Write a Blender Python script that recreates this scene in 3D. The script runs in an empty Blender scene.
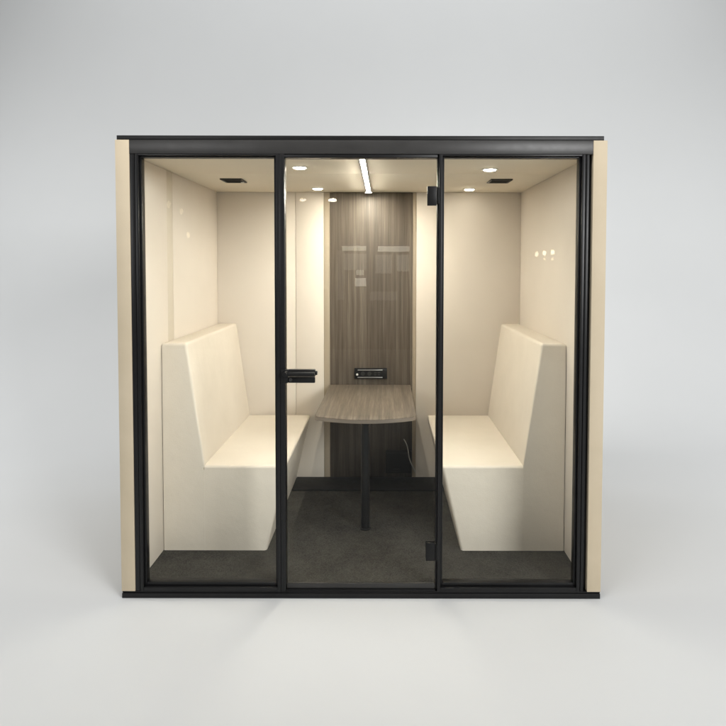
import bpy, bmesh, math, random
from mathutils import Vector, Matrix
random.seed(4)
R = math.radians
S = bpy.context.scene
COL = S.collection

# ------------------------------------------------------------------ helpers
def box(bm, x0, x1, y0, y1, z0, z1, bev=0.0, seg=2):
    vs = [bm.verts.new((x, y, z)) for z in (z0, z1) for y in (y0, y1) for x in (x0, x1)]
    fs = [(0, 2, 3, 1), (4, 5, 7, 6), (0, 1, 5, 4), (2, 6, 7, 3), (0, 4, 6, 2), (1, 3, 7, 5)]
    faces = [bm.faces.new([vs[i] for i in f]) for f in fs]
    if bev:
        es = {e for f in faces for e in f.edges}
        bmesh.ops.bevel(bm, geom=list(es), offset=bev, segments=seg, profile=0.5, affect='EDGES')

def prism(bm, pts, axis, a0, a1, bev=0.0, seg=3, sel=None):
    """extrude a 2-D outline along an axis ('y': pts are x,z; 'z': pts are x,y)"""
    def P(p, a):
        return (p[0], a, p[1]) if axis == 'y' else (p[0], p[1], a)
    lo = [bm.verts.new(P(p, a0)) for p in pts]
    hi = [bm.verts.new(P(p, a1)) for p in pts]
    n = len(pts)
    faces = [bm.faces.new(lo), bm.faces.new(hi[::-1])]
    for i in range(n):
        faces.append(bm.faces.new((lo[i], hi[i], hi[(i + 1) % n], lo[(i + 1) % n])))
    bmesh.ops.recalc_face_normals(bm, faces=faces)
    if bev:
        es = {e for f in faces for e in f.edges}
        if sel:
            es = {e for e in es if sel(e.verts[0].co, e.verts[1].co)}
        bmesh.ops.bevel(bm, geom=list(es), offset=bev, segments=seg, profile=0.5, affect='EDGES')

def cyl(bm, c, r, h, axis='z', seg=40, r2=None, bev=0.0):
    M = Matrix.Translation(Vector(c))
    if axis == 'y': M = M @ Matrix.Rotation(R(90), 4, 'X')
    if axis == 'x': M = M @ Matrix.Rotation(R(90), 4, 'Y')
    g = bmesh.ops.create_cone(bm, cap_ends=True, segments=seg, radius1=r, radius2=r if r2 is None else r2, depth=h, matrix=M)
    if bev:
        vs = set(g['verts'])
        es = [e for e in bm.edges if e.verts[0] in vs and e.verts[1] in vs and
              any(len(f.verts) > 4 for f in e.link_faces)]
        bmesh.ops.bevel(bm, geom=es, offset=bev, segments=2, profile=0.5, affect='EDGES')

def obj(name, bm, mat, parent=None, smooth=True):
    bmesh.ops.recalc_face_normals(bm, faces=bm.faces)
    me = bpy.data.meshes.new(name)
    bm.to_mesh(me); bm.free()
    me.materials.append(mat)
    if smooth:
        for p in me.polygons: p.use_smooth = True
        me.set_sharp_from_angle(angle=R(35))
    o = bpy.data.objects.new(name, me)
    COL.objects.link(o)
    if parent: o.parent = parent
    return o

def part(name, mat, parent, boxes, bev=0.0015):
    bm = bmesh.new()
    for b in boxes: box(bm, *b, bev=bev)
    return obj(name, bm, mat, parent)

def thing(name, label, cat, loc=(0, 0, 0), group=None):
    o = bpy.data.objects.new(name, None); COL.objects.link(o)
    o.empty_display_size = .1
    o['label'] = label; o['category'] = cat
    if group: o['group'] = group
    return o

# ------------------------------------------------------------------ materials
def mat(name):
    m = bpy.data.materials.new(name); m.use_nodes = True
    nt = m.node_tree
    return m, nt, nt.nodes, nt.links, nt.nodes['Principled BSDF']

def noise(nt, scale, detail=4, rough=.55, mapping=None):
    n = nt.nodes.new('ShaderNodeTexNoise')
    n.inputs['Scale'].default_value = scale
    n.inputs['Detail'].default_value = detail
    n.inputs['Roughness'].default_value = rough
    tc = nt.nodes.new('ShaderNodeTexCoord')
    mp = nt.nodes.new('ShaderNodeMapping')
    nt.links.new(tc.outputs['Object'], mp.inputs['Vector'])
    if mapping: mp.inputs['Scale'].default_value = mapping
    nt.links.new(mp.outputs['Vector'], n.inputs['Vector'])
    return n

def ramp(nt, src, stops):
    r = nt.nodes.new('ShaderNodeValToRGB')
    el = r.color_ramp.elements
    while len(el) < len(stops): el.new(.5)
    for e, (p, c) in zip(el, stops):
        e.position = p; e.color = (*c, 1)
    nt.links.new(src, r.inputs['Fac'])
    return r

def bump(nt, bsdf, src, strength, dist):
    b = nt.nodes.new('ShaderNodeBump')
    b.inputs['Strength'].default_value = strength
    b.inputs['Distance'].default_value = dist
    nt.links.new(src, b.inputs['Height'])
    nt.links.new(b.outputs['Normal'], bsdf.inputs['Normal'])
    return b

def add(nt, a, b, k):
    m = nt.nodes.new('ShaderNodeMath'); m.operation = 'MULTIPLY_ADD'
    nt.links.new(b, m.inputs[0]); m.inputs[1].default_value = k
    nt.links.new(a, m.inputs[2])
    return m.outputs[0]

def fabric(name, c0, c1, rough=.75, fine=650, crease=.5, big=1.6, spec=.3):
    m, nt, N, L, p = mat(name)
    n1 = noise(nt, big, 5, .6)
    r = ramp(nt, n1.outputs['Fac'], [(.3, c0), (.7, c1)])
    L.new(r.outputs['Color'], p.inputs['Base Color'])
    n2 = noise(nt, fine, 2)
    n3 = noise(nt, 5.5, 3, .5); n3.inputs['Distortion'].default_value = 0
    h = add(nt, n2.outputs['Fac'], n3.outputs['Fac'], 6 * crease)
    bump(nt, p, h, .4, .0020 if crease > 1 else .0016)
    p.inputs['Roughness'].default_value = rough
    p.inputs['Specular IOR Level'].default_value = spec
    return m

def plain(name, c, rough=.4, metal=0.0, var=.12, spec=.5):
    m, nt, N, L, p = mat(name)
    n1 = noise(nt, 9, 5)
    lo = tuple(v * (1 - var) for v in c); hi = tuple(min(1, v * (1 + var)) for v in c)
    r = ramp(nt, n1.outputs['Fac'], [(.3, lo), (.7, hi)])
    L.new(r.outputs['Color'], p.inputs['Base Color'])
    n2 = noise(nt, 22, 6, .65)
    rr = nt.nodes.new('ShaderNodeMapRange')
    rr.inputs['To Min'].default_value = rough * .8; rr.inputs['To Max'].default_value = rough * 1.25
    L.new(n2.outputs['Fac'], rr.inputs['Value'])
    L.new(rr.outputs['Result'], p.inputs['Roughness'])
    p.inputs['Metallic'].default_value = metal
    p.inputs['Specular IOR Level'].default_value = spec
    n3 = noise(nt, 900, 2)
    bump(nt, p, n3.outputs['Fac'], .12, .0006)
    return m

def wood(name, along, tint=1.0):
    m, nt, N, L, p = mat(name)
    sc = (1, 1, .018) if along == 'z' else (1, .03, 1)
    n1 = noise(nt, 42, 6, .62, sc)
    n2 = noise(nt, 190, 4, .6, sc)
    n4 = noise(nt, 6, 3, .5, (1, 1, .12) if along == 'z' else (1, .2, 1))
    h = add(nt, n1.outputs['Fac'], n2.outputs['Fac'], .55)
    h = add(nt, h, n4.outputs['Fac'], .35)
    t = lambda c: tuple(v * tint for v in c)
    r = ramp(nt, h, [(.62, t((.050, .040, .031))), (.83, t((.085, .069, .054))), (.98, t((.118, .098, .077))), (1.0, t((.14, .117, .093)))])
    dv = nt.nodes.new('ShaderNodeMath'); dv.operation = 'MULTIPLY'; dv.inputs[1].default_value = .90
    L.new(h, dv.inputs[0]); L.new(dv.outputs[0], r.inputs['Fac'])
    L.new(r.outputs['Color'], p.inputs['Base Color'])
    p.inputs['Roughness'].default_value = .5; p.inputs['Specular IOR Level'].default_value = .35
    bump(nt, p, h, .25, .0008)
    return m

def glass_mat():
    m = bpy.data.materials.new('clear_glass'); m.use_nodes = True
    nt = m.node_tree; N, L = nt.nodes, nt.links
    N.clear()
    out = N.new('ShaderNodeOutputMaterial')
    lw = N.new('ShaderNodeLayerWeight'); lw.inputs['Blend'].default_value = .5
    pw = N.new('ShaderNodeMath'); pw.operation = 'POWER'; pw.inputs[1].default_value = 5
    L.new(lw.outputs['Facing'], pw.inputs[0])
    ma = N.new('ShaderNodeMath'); ma.operation = 'MULTIPLY_ADD'
    ma.inputs[1].default_value = .96; ma.inputs[2].default_value = .009
    L.new(pw.outputs[0], ma.inputs[0])
    tr = N.new('ShaderNodeBsdfTransparent'); tr.inputs['Color'].default_value = (.965, .972, .962, 1)
    gl = N.new('ShaderNodeBsdfGlossy'); gl.inputs['Roughness'].default_value = .012
    mx = N.new('ShaderNodeMixShader')
    L.new(ma.outputs[0], mx.inputs['Fac']); L.new(tr.outputs[0], mx.inputs[1]); L.new(gl.outputs[0], mx.inputs[2])
    L.new(mx.outputs[0], out.inputs['Surface'])
    return m

def emit(name, col, s):
    m = bpy.data.materials.new(name); m.use_nodes = True
    p = m.node_tree.nodes['Principled BSDF']
    p.inputs['Base Color'].default_value = (.8, .8, .8, 1)
    p.inputs['Emission Color'].default_value = (*col, 1)
    p.inputs['Emission Strength'].default_value = s
    return m

STRIP, SPOT = 270.0, 40.0
WARM = (1.0, .935, .81)
M = dict(
    shell=fabric('cream_laminate', (.51, .43, .305), (.57, .485, .355), .6, 300, .15, 3),
    lining=fabric('cream_felt_lining', (.72, .655, .575), (.785, .715, .63), .8, 500, .25, 1.2),
    reflection=fabric('tan_felt_reflection', (.60, .54, .445), (.65, .585, .485), .8, 500, .2),
    ceil=fabric('beige_ceiling_board', (.82, .75, .63), (.86, .79, .665), .8, 400, .1),
    leather=fabric('cream_upholstery', (.725, .658, .562), (.785, .715, .617), .5, 240, 1.2, 3.0, .4),
    metal=plain('black_powder_coat', (.0075, .0075, .008), .36, spec=.28),
    fascia=plain('dark_grey_fascia', (.030, .029, .028), .36, spec=.32),
    black=plain('black_plastic', (.008, .008, .008), .4, spec=.22),
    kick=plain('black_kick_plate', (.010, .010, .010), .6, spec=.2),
    silver=plain('brushed_aluminium', (.55, .55, .54), .35, 1.0, .05),
    cable=plain('grey_cable_sheath', (.38, .37, .35), .4),
    white=plain('white_plastic', (.75, .74, .70), .4),
    wood_wall=wood('grey_brown_oak_panel', 'z', 1.2),
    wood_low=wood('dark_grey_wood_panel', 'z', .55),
    wood_top=wood('grey_brown_oak_tabletop', 'y', 1.62),
    brown_strip=fabric('brown_edge_strip', (.36, .30, .225), (.42, .355, .27), .6, 400, .1),
    edge=plain('tabletop_edge_band', (.20, .165, .13), .4),
    glass=glass_mat(),
    strip=emit('strip_light_diffuser', WARM, STRIP),
    spot=emit('downlight_lens', WARM, SPOT),
)

def carpet():
    m, nt, N, L, p = mat('charcoal_carpet')
    n1 = noise(nt, 130, 3, .85); n0 = noise(nt, 6, 7, .72)
    h = add(nt, n1.outputs['Fac'], n0.outputs['Fac'], .55)
    mu = nt.nodes.new('ShaderNodeMath'); mu.operation = 'MULTIPLY'; mu.inputs[1].default_value = .65
    L.new(h, mu.inputs[0])
    r = ramp(nt, mu.outputs[0], [(.36, (.018, .0172, .0158)), (.62, (.072, .068, .060))])
    L.new(r.outputs['Color'], p.inputs['Base Color'])
    p.inputs['Roughness'].default_value = .95; p.inputs['Specular IOR Level'].default_value = .1
    bump(nt, p, n1.outputs['Fac'], .35, .0025)
    return m
M['carpet'] = carpet()

def paper():
    m, nt, N, L, p = mat('grey_studio_paper')
    n = noise(nt, .8, 4, .5)
    r = ramp(nt, n.outputs['Fac'], [(.3, (.600, .612, .614)), (.7, (.615, .626, .628))])
    L.new(r.outputs['Color'], p.inputs['Base Color'])
    p.inputs['Roughness'].default_value = .85; p.inputs['Specular IOR Level'].default_value = .15
    return m
M['paper'] = paper()

# ------------------------------------------------------------------ setting: seamless studio backdrop
def backdrop():
    prof = [(-9, 0), (2.4, 0)]
    r, yc = 2.0, 2.4
    for i in range(1, 25):
        a = R(90) * i / 24
        prof.append((yc + r * math.sin(a), r - r * math.cos(a)))
    prof.append((yc + r, 7.5))
    bm = bmesh.new()
    rows = [[bm.verts.new((x, y, z)) for (y, z) in prof] for x in (-9, -4.5, 0, 4.5, 9)]
    for a, b in zip(rows, rows[1:]):
        for i in range(len(prof) - 1):
            bm.faces.new((a[i], b[i], b[i + 1], a[i + 1]))
    o = obj('floor', bm, M['paper'])
    o['kind'] = 'structure'
    o['label'] = 'plain pale grey seamless studio floor and wall'
backdrop()

# ------------------------------------------------------------------ the booth
D = 1.63           # inner depth
WI = 1.157         # inner half width
ZC = 2.235         # ceiling
booth = thing('meeting_booth', 'cream and black glass fronted meeting booth standing on a pale grey studio floor', 'booth')

for s in (-1, 1):
    a, b = sorted((s * 1.141, s * 1.210))
    bm = bmesh.new()
    box(bm, a, b, 0, .062, .034, 2.296, bev=.002)
    a, b = sorted((s * 1.1665, s * 1.210))
    box(bm, a, b, .0625, 1.72, .034, 2.296, bev=.002)
    obj('side_panel', bm, M['shell'], booth)
part('back_panel', M['shell'], booth, [(-1.166, 1.166, 1.67, 1.72, .034, 2.296)])
part('roof', M['black'], booth, [(-1.203, 1.194, .004, 1.72, 2.2965, 2.318)], .002)
part('header', M['fascia'], booth, [(-1.1405, 1.1405, .001, .060, 2.2285, 2.2955)], .0015)
part('base', M['metal'], booth, [(-1.207, 1.207, -.003, 1.72, 0, .0255), (-1.207, 1.207, .003, .062, .026, .0335)], .0015)

fl = part('carpet_floor', M['carpet'], booth, [(-WI, WI, .064, D, .0262, .0335)], 0)
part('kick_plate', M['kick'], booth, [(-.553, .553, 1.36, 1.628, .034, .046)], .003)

# inner lining
lw = part('inner_wall', M['lining'], booth, [(-1.166, -WI, .064, .560, .034, ZC), (-1.166, -WI, .660, D + .03, .034, ZC)], .0015)
part('reflection_strip', M['reflection'], booth, [(-1.166, -WI - .001, .5605, .6595, .034, ZC)], .001)  # tan band paints a soft reflection into the left wall's colour
part('inner_wall', M['lining'], booth, [(WI, 1.166, .064, D + .03, .034, ZC)], .0015)
part('back_wall', M['lining'], booth, [
    (-WI + .0005, -.5600, D, D + .03, .034, ZC - .0005), (-.5575, -.345, D, D + .03, .034, ZC - .0005),
    (.363, WI - .0005, D, D + .03, .034, ZC - .0005)], .002)
wp = part('wood_panel', M['wood_wall'], booth, [(-.2975, .3335, D - .004, D + .028, .7390, ZC - .0005)], .0015)
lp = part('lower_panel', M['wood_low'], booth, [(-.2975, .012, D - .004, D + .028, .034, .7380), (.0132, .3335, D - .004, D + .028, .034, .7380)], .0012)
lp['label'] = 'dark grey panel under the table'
part('edge_strip', M['brown_strip'], booth, [(-.3445, -.298, D - .001, D + .028, .034, ZC - .0005), (.334, .3625, D - .001, D + .028, .034, ZC - .0005)], .0015)  # plain brown strips along both sides of the wood panel

# ceiling: three boards with fine seams
ce = part('ceiling', M['ceil'], booth, [
    (-WI - .009, WI + .009, .064, .700, ZC + .0005, ZC + .026), (-WI - .009, WI + .009, .7015, D + .04, ZC + .0005, ZC + .026)], .0012)
bm = bmesh.new(); box(bm, -.024, -.0135, .07, 1.534, ZC - .0065, ZC); box(bm, .0135, .024, .07, 1.534, ZC - .007, ZC); box(bm, -.024, .024, 1.5345, 1.539, ZC - .0175, ZC)  # low end cap added to shield the wood panel top from strip light
rail = obj('light_rail', bm, M['silver'], booth)
bm = bmesh.new(); box(bm, -.0088, .0088, .075, 1.532, ZC - .0069, ZC - .001)
obj('strip_light', bm, M['strip'], booth)
DOWN = ((-.365, .455), (-.365, 1.40), (.722, .515), (.735, 1.43))
for (x, y) in DOWN:
    bm = bmesh.new(); cyl(bm, (x, y, ZC - .002), .046, .004, seg=48)
    ring = bm
    d = obj('downlight', ring, M['white'], booth)
    bm = bmesh.new(); cyl(bm, (x, y, ZC - .0055), .033, .003, seg=48)
    obj('lens', bm, M['spot'], d)
for x in (-.868, .868):
    v = part('vent', M['metal'], booth, [(x - .07, x + .07, .90, .912, ZC - .008, ZC), (x - .07, x + .07, 1.048, 1.06, ZC - .008, ZC),
                                          (x - .07, x - .058, .9125, 1.0475, ZC - .008, ZC), (x + .058, x + .07, .9125, 1.0475, ZC - .008, ZC)], .001)
    g = [(x - .0575, x + .0575, .918 + i * .0165, .9245 + i * .0165, ZC - .0065, ZC - .001) for i in range(8)]
    part('grille', M['kick'], v, g, .0005)
    if x < 0:
        part('damper_tab', M['white'], v, [(x + .036, x + .056, 1.02, 1.046, ZC - .0095, ZC - .0068)], .001)

# glazing frames
def window(x0, x1, s, label):
    """fixed window: jamb at the outer side, stepped frame all round"""
    z0, z1 = .0342, 2.2275
    f = bmesh.new()
    w = .027
    # stepped frame: outer bead (proud) and inner bead (set back)
    for (a, b, y0, dz) in ((0, .0165, .000, 0), (.0180, w, .016, 0)):
        box(f, x0 + a, x0 + b, y0, .056, z0 + a, z1 - a * .55, bev=.0015)
        box(f, x1 - b, x1 - a, y0, .056, z0 + a, z1 - a * .55, bev=.0015)
        hb, ht = (.0200, .0085) if a == 0 else (.0385, .0155)
        la, lt = (.0, .0) if a == 0 else (.0215, .0095)
        box(f, x0 + b + .0002, x1 - b - .0002, y0 + .0005, .056, z0 + la, z0 + hb, bev=.0015)
        box(f, x0 + b + .0002, x1 - b - .0002, y0 + .0005, .056, z1 - ht, z1 - lt, bev=.0015)
    # dark backing that closes the groove
    box(f, x0 + .001, x0 + w - .001, .020, .055, z0 + .001, z1 - .001)
    box(f, x1 - w + .001, x1 - .001, .020, .055, z0 + .001, z1 - .001)
    box(f, x0 + w, x1 - w, .0205, .0545, z0 + .001, z0 + .036)
    box(f, x0 + w, x1 - w, .0205, .0545, z1 - .014, z1 - .001)
    fr = obj('window_frame', f, M['metal'], booth)
    g = bmesh.new()
    box(g, x0 + .020, x1 - .020, .030, .038, z0 + .020, z1 - .008)
    obj('pane', g, M['glass'], fr, smooth=False)
    return fr
window(-1.1145, -.405, -1, '')
window(.3835, 1.1035, 1, '')
part('jamb', M['metal'], booth, [(-1.1405, -1.1175, .003, .058, .0342, 2.2275)], .002)
part('jamb', M['metal'], booth, [(1.1075, 1.1230, .003, .058, .0342, 2.2275), (1.1232, 1.1405, .026, .058, .0342, 2.2275)], .002)
part('door_frame', M['metal'], booth, [(-.4045, -.3790, .002, .058, .0342, 2.2275), (.3760, .3825, .014, .058, .0342, 2.2275),
                                       (-.3785, .3755, .004, .058, 2.2105, 2.2275), (-.3785, .3755, .006, .058, .0342, .0405)], .002)

# glass door
bm = bmesh.new(); box(bm, -.3765, .3735, .016, .026, .0700, 2.2085)
door = obj('door', bm, M['glass'], booth, smooth=False)
part('bottom_seal', M['fascia'], door, [(-.3765, .3735, .0145, .0275, .0435, .0690)], .001)
for zc in (2.0255, .2345):
    h = bmesh.new()
    box(h, .327, .3725, .0080, .0155, zc - .047, zc + .047, bev=.002)
    box(h, .327, .3725, .0265, .034, zc - .047, zc + .047, bev=.002)
    box(h, .3730, .3800, .0060, .0135, zc - .043, zc + .043, bev=.002)
    cyl(h, (.3815, .0035, zc), .0035, .078, seg=20)
    obj('hinge', h, M['black'], door)
hb = bmesh.new()
box(hb, -.3990, -.3640, -.0060, .0155, 1.094, 1.163, bev=.003)
box(hb, -.3640, -.2300, .0020, .0155, 1.094, 1.124, bev=.004)
box(hb, -.3640, -.2280, -.010, .0155, 1.1275, 1.163, bev=.004)
hd = obj('door_handle', hb, M['black'], door)
hb = bmesh.new()
cyl(hb, (-.295, -.034, 1.146), .0095, .135, axis='x', seg=28, bev=.003)
cyl(hb, (-.372, -.030, 1.146), .0115, .050, axis='y', seg=28, bev=.002)
cyl(hb, (-.2235, -.004, 1.146), .0105, .012, axis='x', seg=24, bev=.002)
obj('lever', hb, M['black'], hd)
hb = bmesh.new(); cyl(hb, (-.352, -.0015, 1.1105), .008, .009, axis='y', seg=24, bev=.001)
obj('lock_cylinder', hb, M['fascia'], hd)

# power socket set into the wood panel above the table
pw = part('power_socket', M['black'], wp, [(-.110, .140, 1.607, 1.6255, .811, .893)], .003)
part('aluminium_rail', M['silver'], wp, [(-.085, .105, 1.6035, 1.6065, .876, .884), (-.085, .105, 1.6035, 1.6065, .820, .827)], .001)
sk = bmesh.new()
sk.free()
for x in (-.045, .005):
    sk = bmesh.new(); cyl(sk, (x, 1.6055, .8515), .0155, .003, axis='y', seg=28); obj('socket', sk, M['fascia'], wp)
for x in (.050, .078):
    for z in (.859, .843):
        part('charging_port', M['fascia'], wp, [(x - .009, x + .009, 1.604, 1.6065, z - .0035, z + .0035)], .0005)
sk = bmesh.new(); cyl(sk, (-.088, 1.6055, .846), .0085, .003, axis='y', seg=24)
obj('indicator', sk, M['white'], wp)
# black service box low on the wood panel
part('service_box', M['kick'], lp, [(.131, .3275, 1.600, 1.6255, .083, .257)], .003)
part('service_cover', M['black'], lp, [(.146, .3125, 1.5965, 1.5997, .098, .242), (.19, .235, 1.590, 1.5962, .112, .120)], .001)

# ------------------------------------------------------------------ benches
def bench(s, label):
    t = thing('bench', label, 'bench', group='upholstered benches inside the booth')
    y0, y1 = .440, D - .003
    z0 = .0345
    X = lambda v: s * v
    front = lambda p, q: not (abs(p.x - q.x) < 1e-4 and abs(p.y - q.y) < 1e-4 and False)
    seat = [(X(.560), z0), (X(.447), .530), (X(.9172), .530), (X(.9172), z0)]
    bm = bmesh.new()
    prism(bm, seat, 'y', y0, y1, bev=.017, seg=5,
          sel=lambda p, q: (abs(p.x) < .9 or abs(q.x) < .9) and (p.z > .5 or q.z > .5))
    # finer rows so the cover can sag a little
    obj('seat', bm, M['leather'], t)
    back = [(X(.9174), z0), (X(.9174), .500), (X(.914), .530), (X(1.012), 1.236), (X(1.153), 1.236), (X(1.153), z0)]
    bm = bmesh.new()
    prism(bm, back, 'y', y0, y1, bev=.017, seg=5,
          sel=lambda p, q: p.z > .51 and q.z > .51)
    obj('backrest', bm, M['leather'], t)
    return t
bench(-1, 'cream upholstered bench behind the window beside the door handle')
bench(1, 'cream upholstered bench behind the window beside the door hinges')

# ------------------------------------------------------------------ table
tb = thing('table', 'grey brown wood table with rounded front on one black leg', 'table')
yb = D - .0055
pts = []
def arc(cx, cy, r, a0, a1, n):
    return [(cx + r * math.cos(R(a0 + (a1 - a0) * i / n)), cy + r * math.sin(R(a0 + (a1 - a0) * i / n))) for i in range(n + 1)]
pts = [(-.297, yb), (-.308, .700)] + arc(-.246, .690, .062, 180, 247, 10)
n = 14
xa, ya = pts[-1]
xb = -xa + .004
for i in range(1, n):
    f = i / n
    x = xa + (xb - xa) * f
    pts.append((x, ya - .064 * (1 - (2 * f - 1) ** 2)))
pts += [(-x + .004, y) for (x, y) in (arc(-.246, .690, .062, 180, 247, 10))][::-1] + [(.320, yb)]
bm = bmesh.new()
prism(bm, pts, 'z', .7605, .7635, bev=.0012, seg=2, sel=lambda p, q: p.z > .762 and q.z > .762)
obj('tabletop', bm, M['wood_top'], tb)
bm = bmesh.new()
prism(bm, pts, 'z', .739, .7603, bev=.001, seg=1)
obj('edge_band', bm, M['edge'], tb)
bm = bmesh.new()
cyl(bm, (0, .735, .389), .0275, .690, seg=40)
obj('leg', bm, M['metal'], tb)
bm = bmesh.new()
cyl(bm, (0, .735, .0385), .036, .008, seg=40, bev=.002)
obj('foot', bm, M['black'], tb)
bm = bmesh.new()
cyl(bm, (0, .735, .7355), .06, .006, seg=40)
obj('mount_plate', bm, M['black'], tb)

# ------------------------------------------------------------------ loose cable under the table
def tube(bm, path, r, seg=10):
    rings = []
    for i, p in enumerate(path):
        d = (Vector(path[min(i + 1, len(path) - 1)]) - Vector(path[max(i - 1, 0)])).normalized()
        u = d.orthogonal().normalized(); v = d.cross(u)
        rings.append([bm.verts.new(Vector(p) + r * (math.cos(2 * math.pi * k / seg) * u + math.sin(2 * math.pi * k / seg) * v)) for k in range(seg)])
    for a, b in zip(rings, rings[1:]):
        for k in range(seg):
            bm.faces.new((a[k], a[(k + 1) % seg], b[(k + 1) % seg], b[k]))
    bm.faces.new(rings[0][::-1]); bm.faces.new(rings[-1])
bm = bmesh.new()
A, B = Vector((.268, 1.560, .360)), Vector((.353, 1.575, .105))
path = [A.lerp(B, i / 14) + Vector((.006 * math.sin(i * .55), 0, .008 * math.sin(i * .4))) for i in range(15)]
tube(bm, path, .0038)
cb = obj('cable', bm, M['cable'])
cb['label'] = 'thin grey cable dangling in front of the black box under the table'; cb['category'] = 'cable'

# ------------------------------------------------------------------ camera
cam_d = bpy.data.cameras.new('camera'); cam = bpy.data.objects.new('camera', cam_d); COL.objects.link(cam)
cam.location = (.108, -3.0, 1.683)
cam.rotation_mode = 'XYZ'
cam.rotation_euler = (Matrix.Rotation(R(90 - 2.2), 3, 'X') @ Matrix.Rotation(R(.10), 3, 'Z')).to_euler()
cam_d.sensor_fit = 'HORIZONTAL'; cam_d.sensor_width = 36
cam_d.lens = 606 / 726 * 36
cam_d.shift_x = (363 - 383) / 726
cam_d.shift_y = -(363 - 288.3) / 726
cam_d.clip_end = 200
S.camera = cam

# ------------------------------------------------------------------ lights
W = bpy.data.worlds.new('World'); S.world = W; W.use_nodes = True
bg = W.node_tree.nodes['Background']
bg.inputs['Color'].default_value = (.97, 1.0, 1.0, 1); bg.inputs['Strength'].default_value = .03

def area(name, loc, target, sx, sy, power, col=(1, 1, 1), spread=180):
    l = bpy.data.lights.new(name, 'AREA'); l.shape = 'RECTANGLE'; l.size = sx; l.size_y = sy
    l.energy = power; l.color = col; l.spread = R(spread)
    o = bpy.data.objects.new(name, l); COL.objects.link(o)
    o.location = loc
    o.rotation_euler = (Vector(target) - Vector(loc)).to_track_quat('-Z', 'Y').to_euler()
    return o
def lamp(name, loc, power, r=.03, col=(1, .86, .66)):
    l = bpy.data.lights.new(name, 'POINT'); l.energy = power; l.shadow_soft_size = r; l.color = col
    o = bpy.data.objects.new(name, l); COL.objects.link(o); o.location = loc
area('key_softbox', (4.7, -6, 3.6), (-.4, .6, .9), 2.6, 2.2, 470, (1, 1, 1))
area('fill_softbox', (-5.0, -6, 3.8), (0, .6, .8), 2.4, 2.0, 112, (1, 1, 1))
area('top_softbox', (-.3, -.75, 3.75), (-.3, 0, 1.9), 2.8, .5, 21, (1, .98, .95), 110)
area('backdrop_lamp', (.7, 2.7, 1.5), (1.5, 4.4, 1.8), 1.2, 1.4, 21)
area('backdrop_lamp', (-.7, 2.7, 1.3), (-2.2, 4.4, 1.7), 1.2, 1.4, 11)
area('side_softbox', (-5.6, .8, 2.8), (-2.4, 2.0, .2), 1.6, 1.6, 118)
area('side_softbox', (5.6, .8, 2.8), (2.4, 2.2, .2), 1.6, 1.6, 87)
area('overhead_softbox', (0, 3.0, 6.9), (0, 2.8, 0), 8.0, 1.2, 118)
for (x, y) in DOWN:
    l = bpy.data.lights.new('downlight_beam', 'SPOT'); l.energy = 3.2 if y < 1 else .8; l.color = WARM
    l.spot_size = R(104); l.spot_blend = .75; l.shadow_soft_size = .03
    o = bpy.data.objects.new('downlight_beam', l); COL.objects.link(o); o.location = (x, y, ZC - .012)
# showroom lamps and windows on the photographer's side, seen mirrored in the glass
for (x, y, z, w, h, p) in ((-.95, -5, 2.54, .09, .04, .07), (-.56, -5, 2.54, .105, .042, .26),
                           (-3.79, -8, 2.78, .07, .13, .035), (-3.56, -8, 2.65, .06, .11, .03), (-3.44, -8, 2.22, .06, .11, .04),
                           (2.91, -8, 1.885, .07, .09, .10), (3.05, -8, 1.905, .07, .09, .13), (3.20, -8, 1.92, .07, .09, .13),
                           (3.05, -8, 1.80, .05, .05, .02), (3.2, -8, 1.80, .05, .05, .02)):
    area('showroom_lamp', (x, y, z), (x, 0, z), w, h, p * 1.35, (1, .9, .72), 80).data.shape = 'ELLIPSE'
for (x, z, w, h, p) in ((-.42, 1.985, .44, .085, .11), (.30, 1.975, .58, .10, .21), (-.40, 1.74, .42, .30, .10), (.12, 1.70, .30, .34, .09),
                        (.47, 1.72, .22, .30, .08), (-.30, 1.37, .20, .15, .13), (.50, 1.80, .10, .09, .05), (-.31, 1.58, .14, .16, .06),
                        (-.66, 1.5, .12, .9, .05), (.85, 1.45, .30, .8, .08), (.12, 1.12, .5, .16, .04), (-.95, 1.9, .1, 1.3, .08)):
    area('showroom_window', (x, -8, z), (x, 0, z), w, h, p * .7, (1, .97, .9), 60)

S.view_settings.view_transform = 'Standard'
S.view_settings.look = 'None'
S.view_settings.exposure = 0
S.view_settings.gamma = 1
S.cycles.use_denoising = True
S.cycles.max_bounces = 12
S.cycles.transparent_max_bounces = 16
S.cycles.sample_clamp_indirect = 8
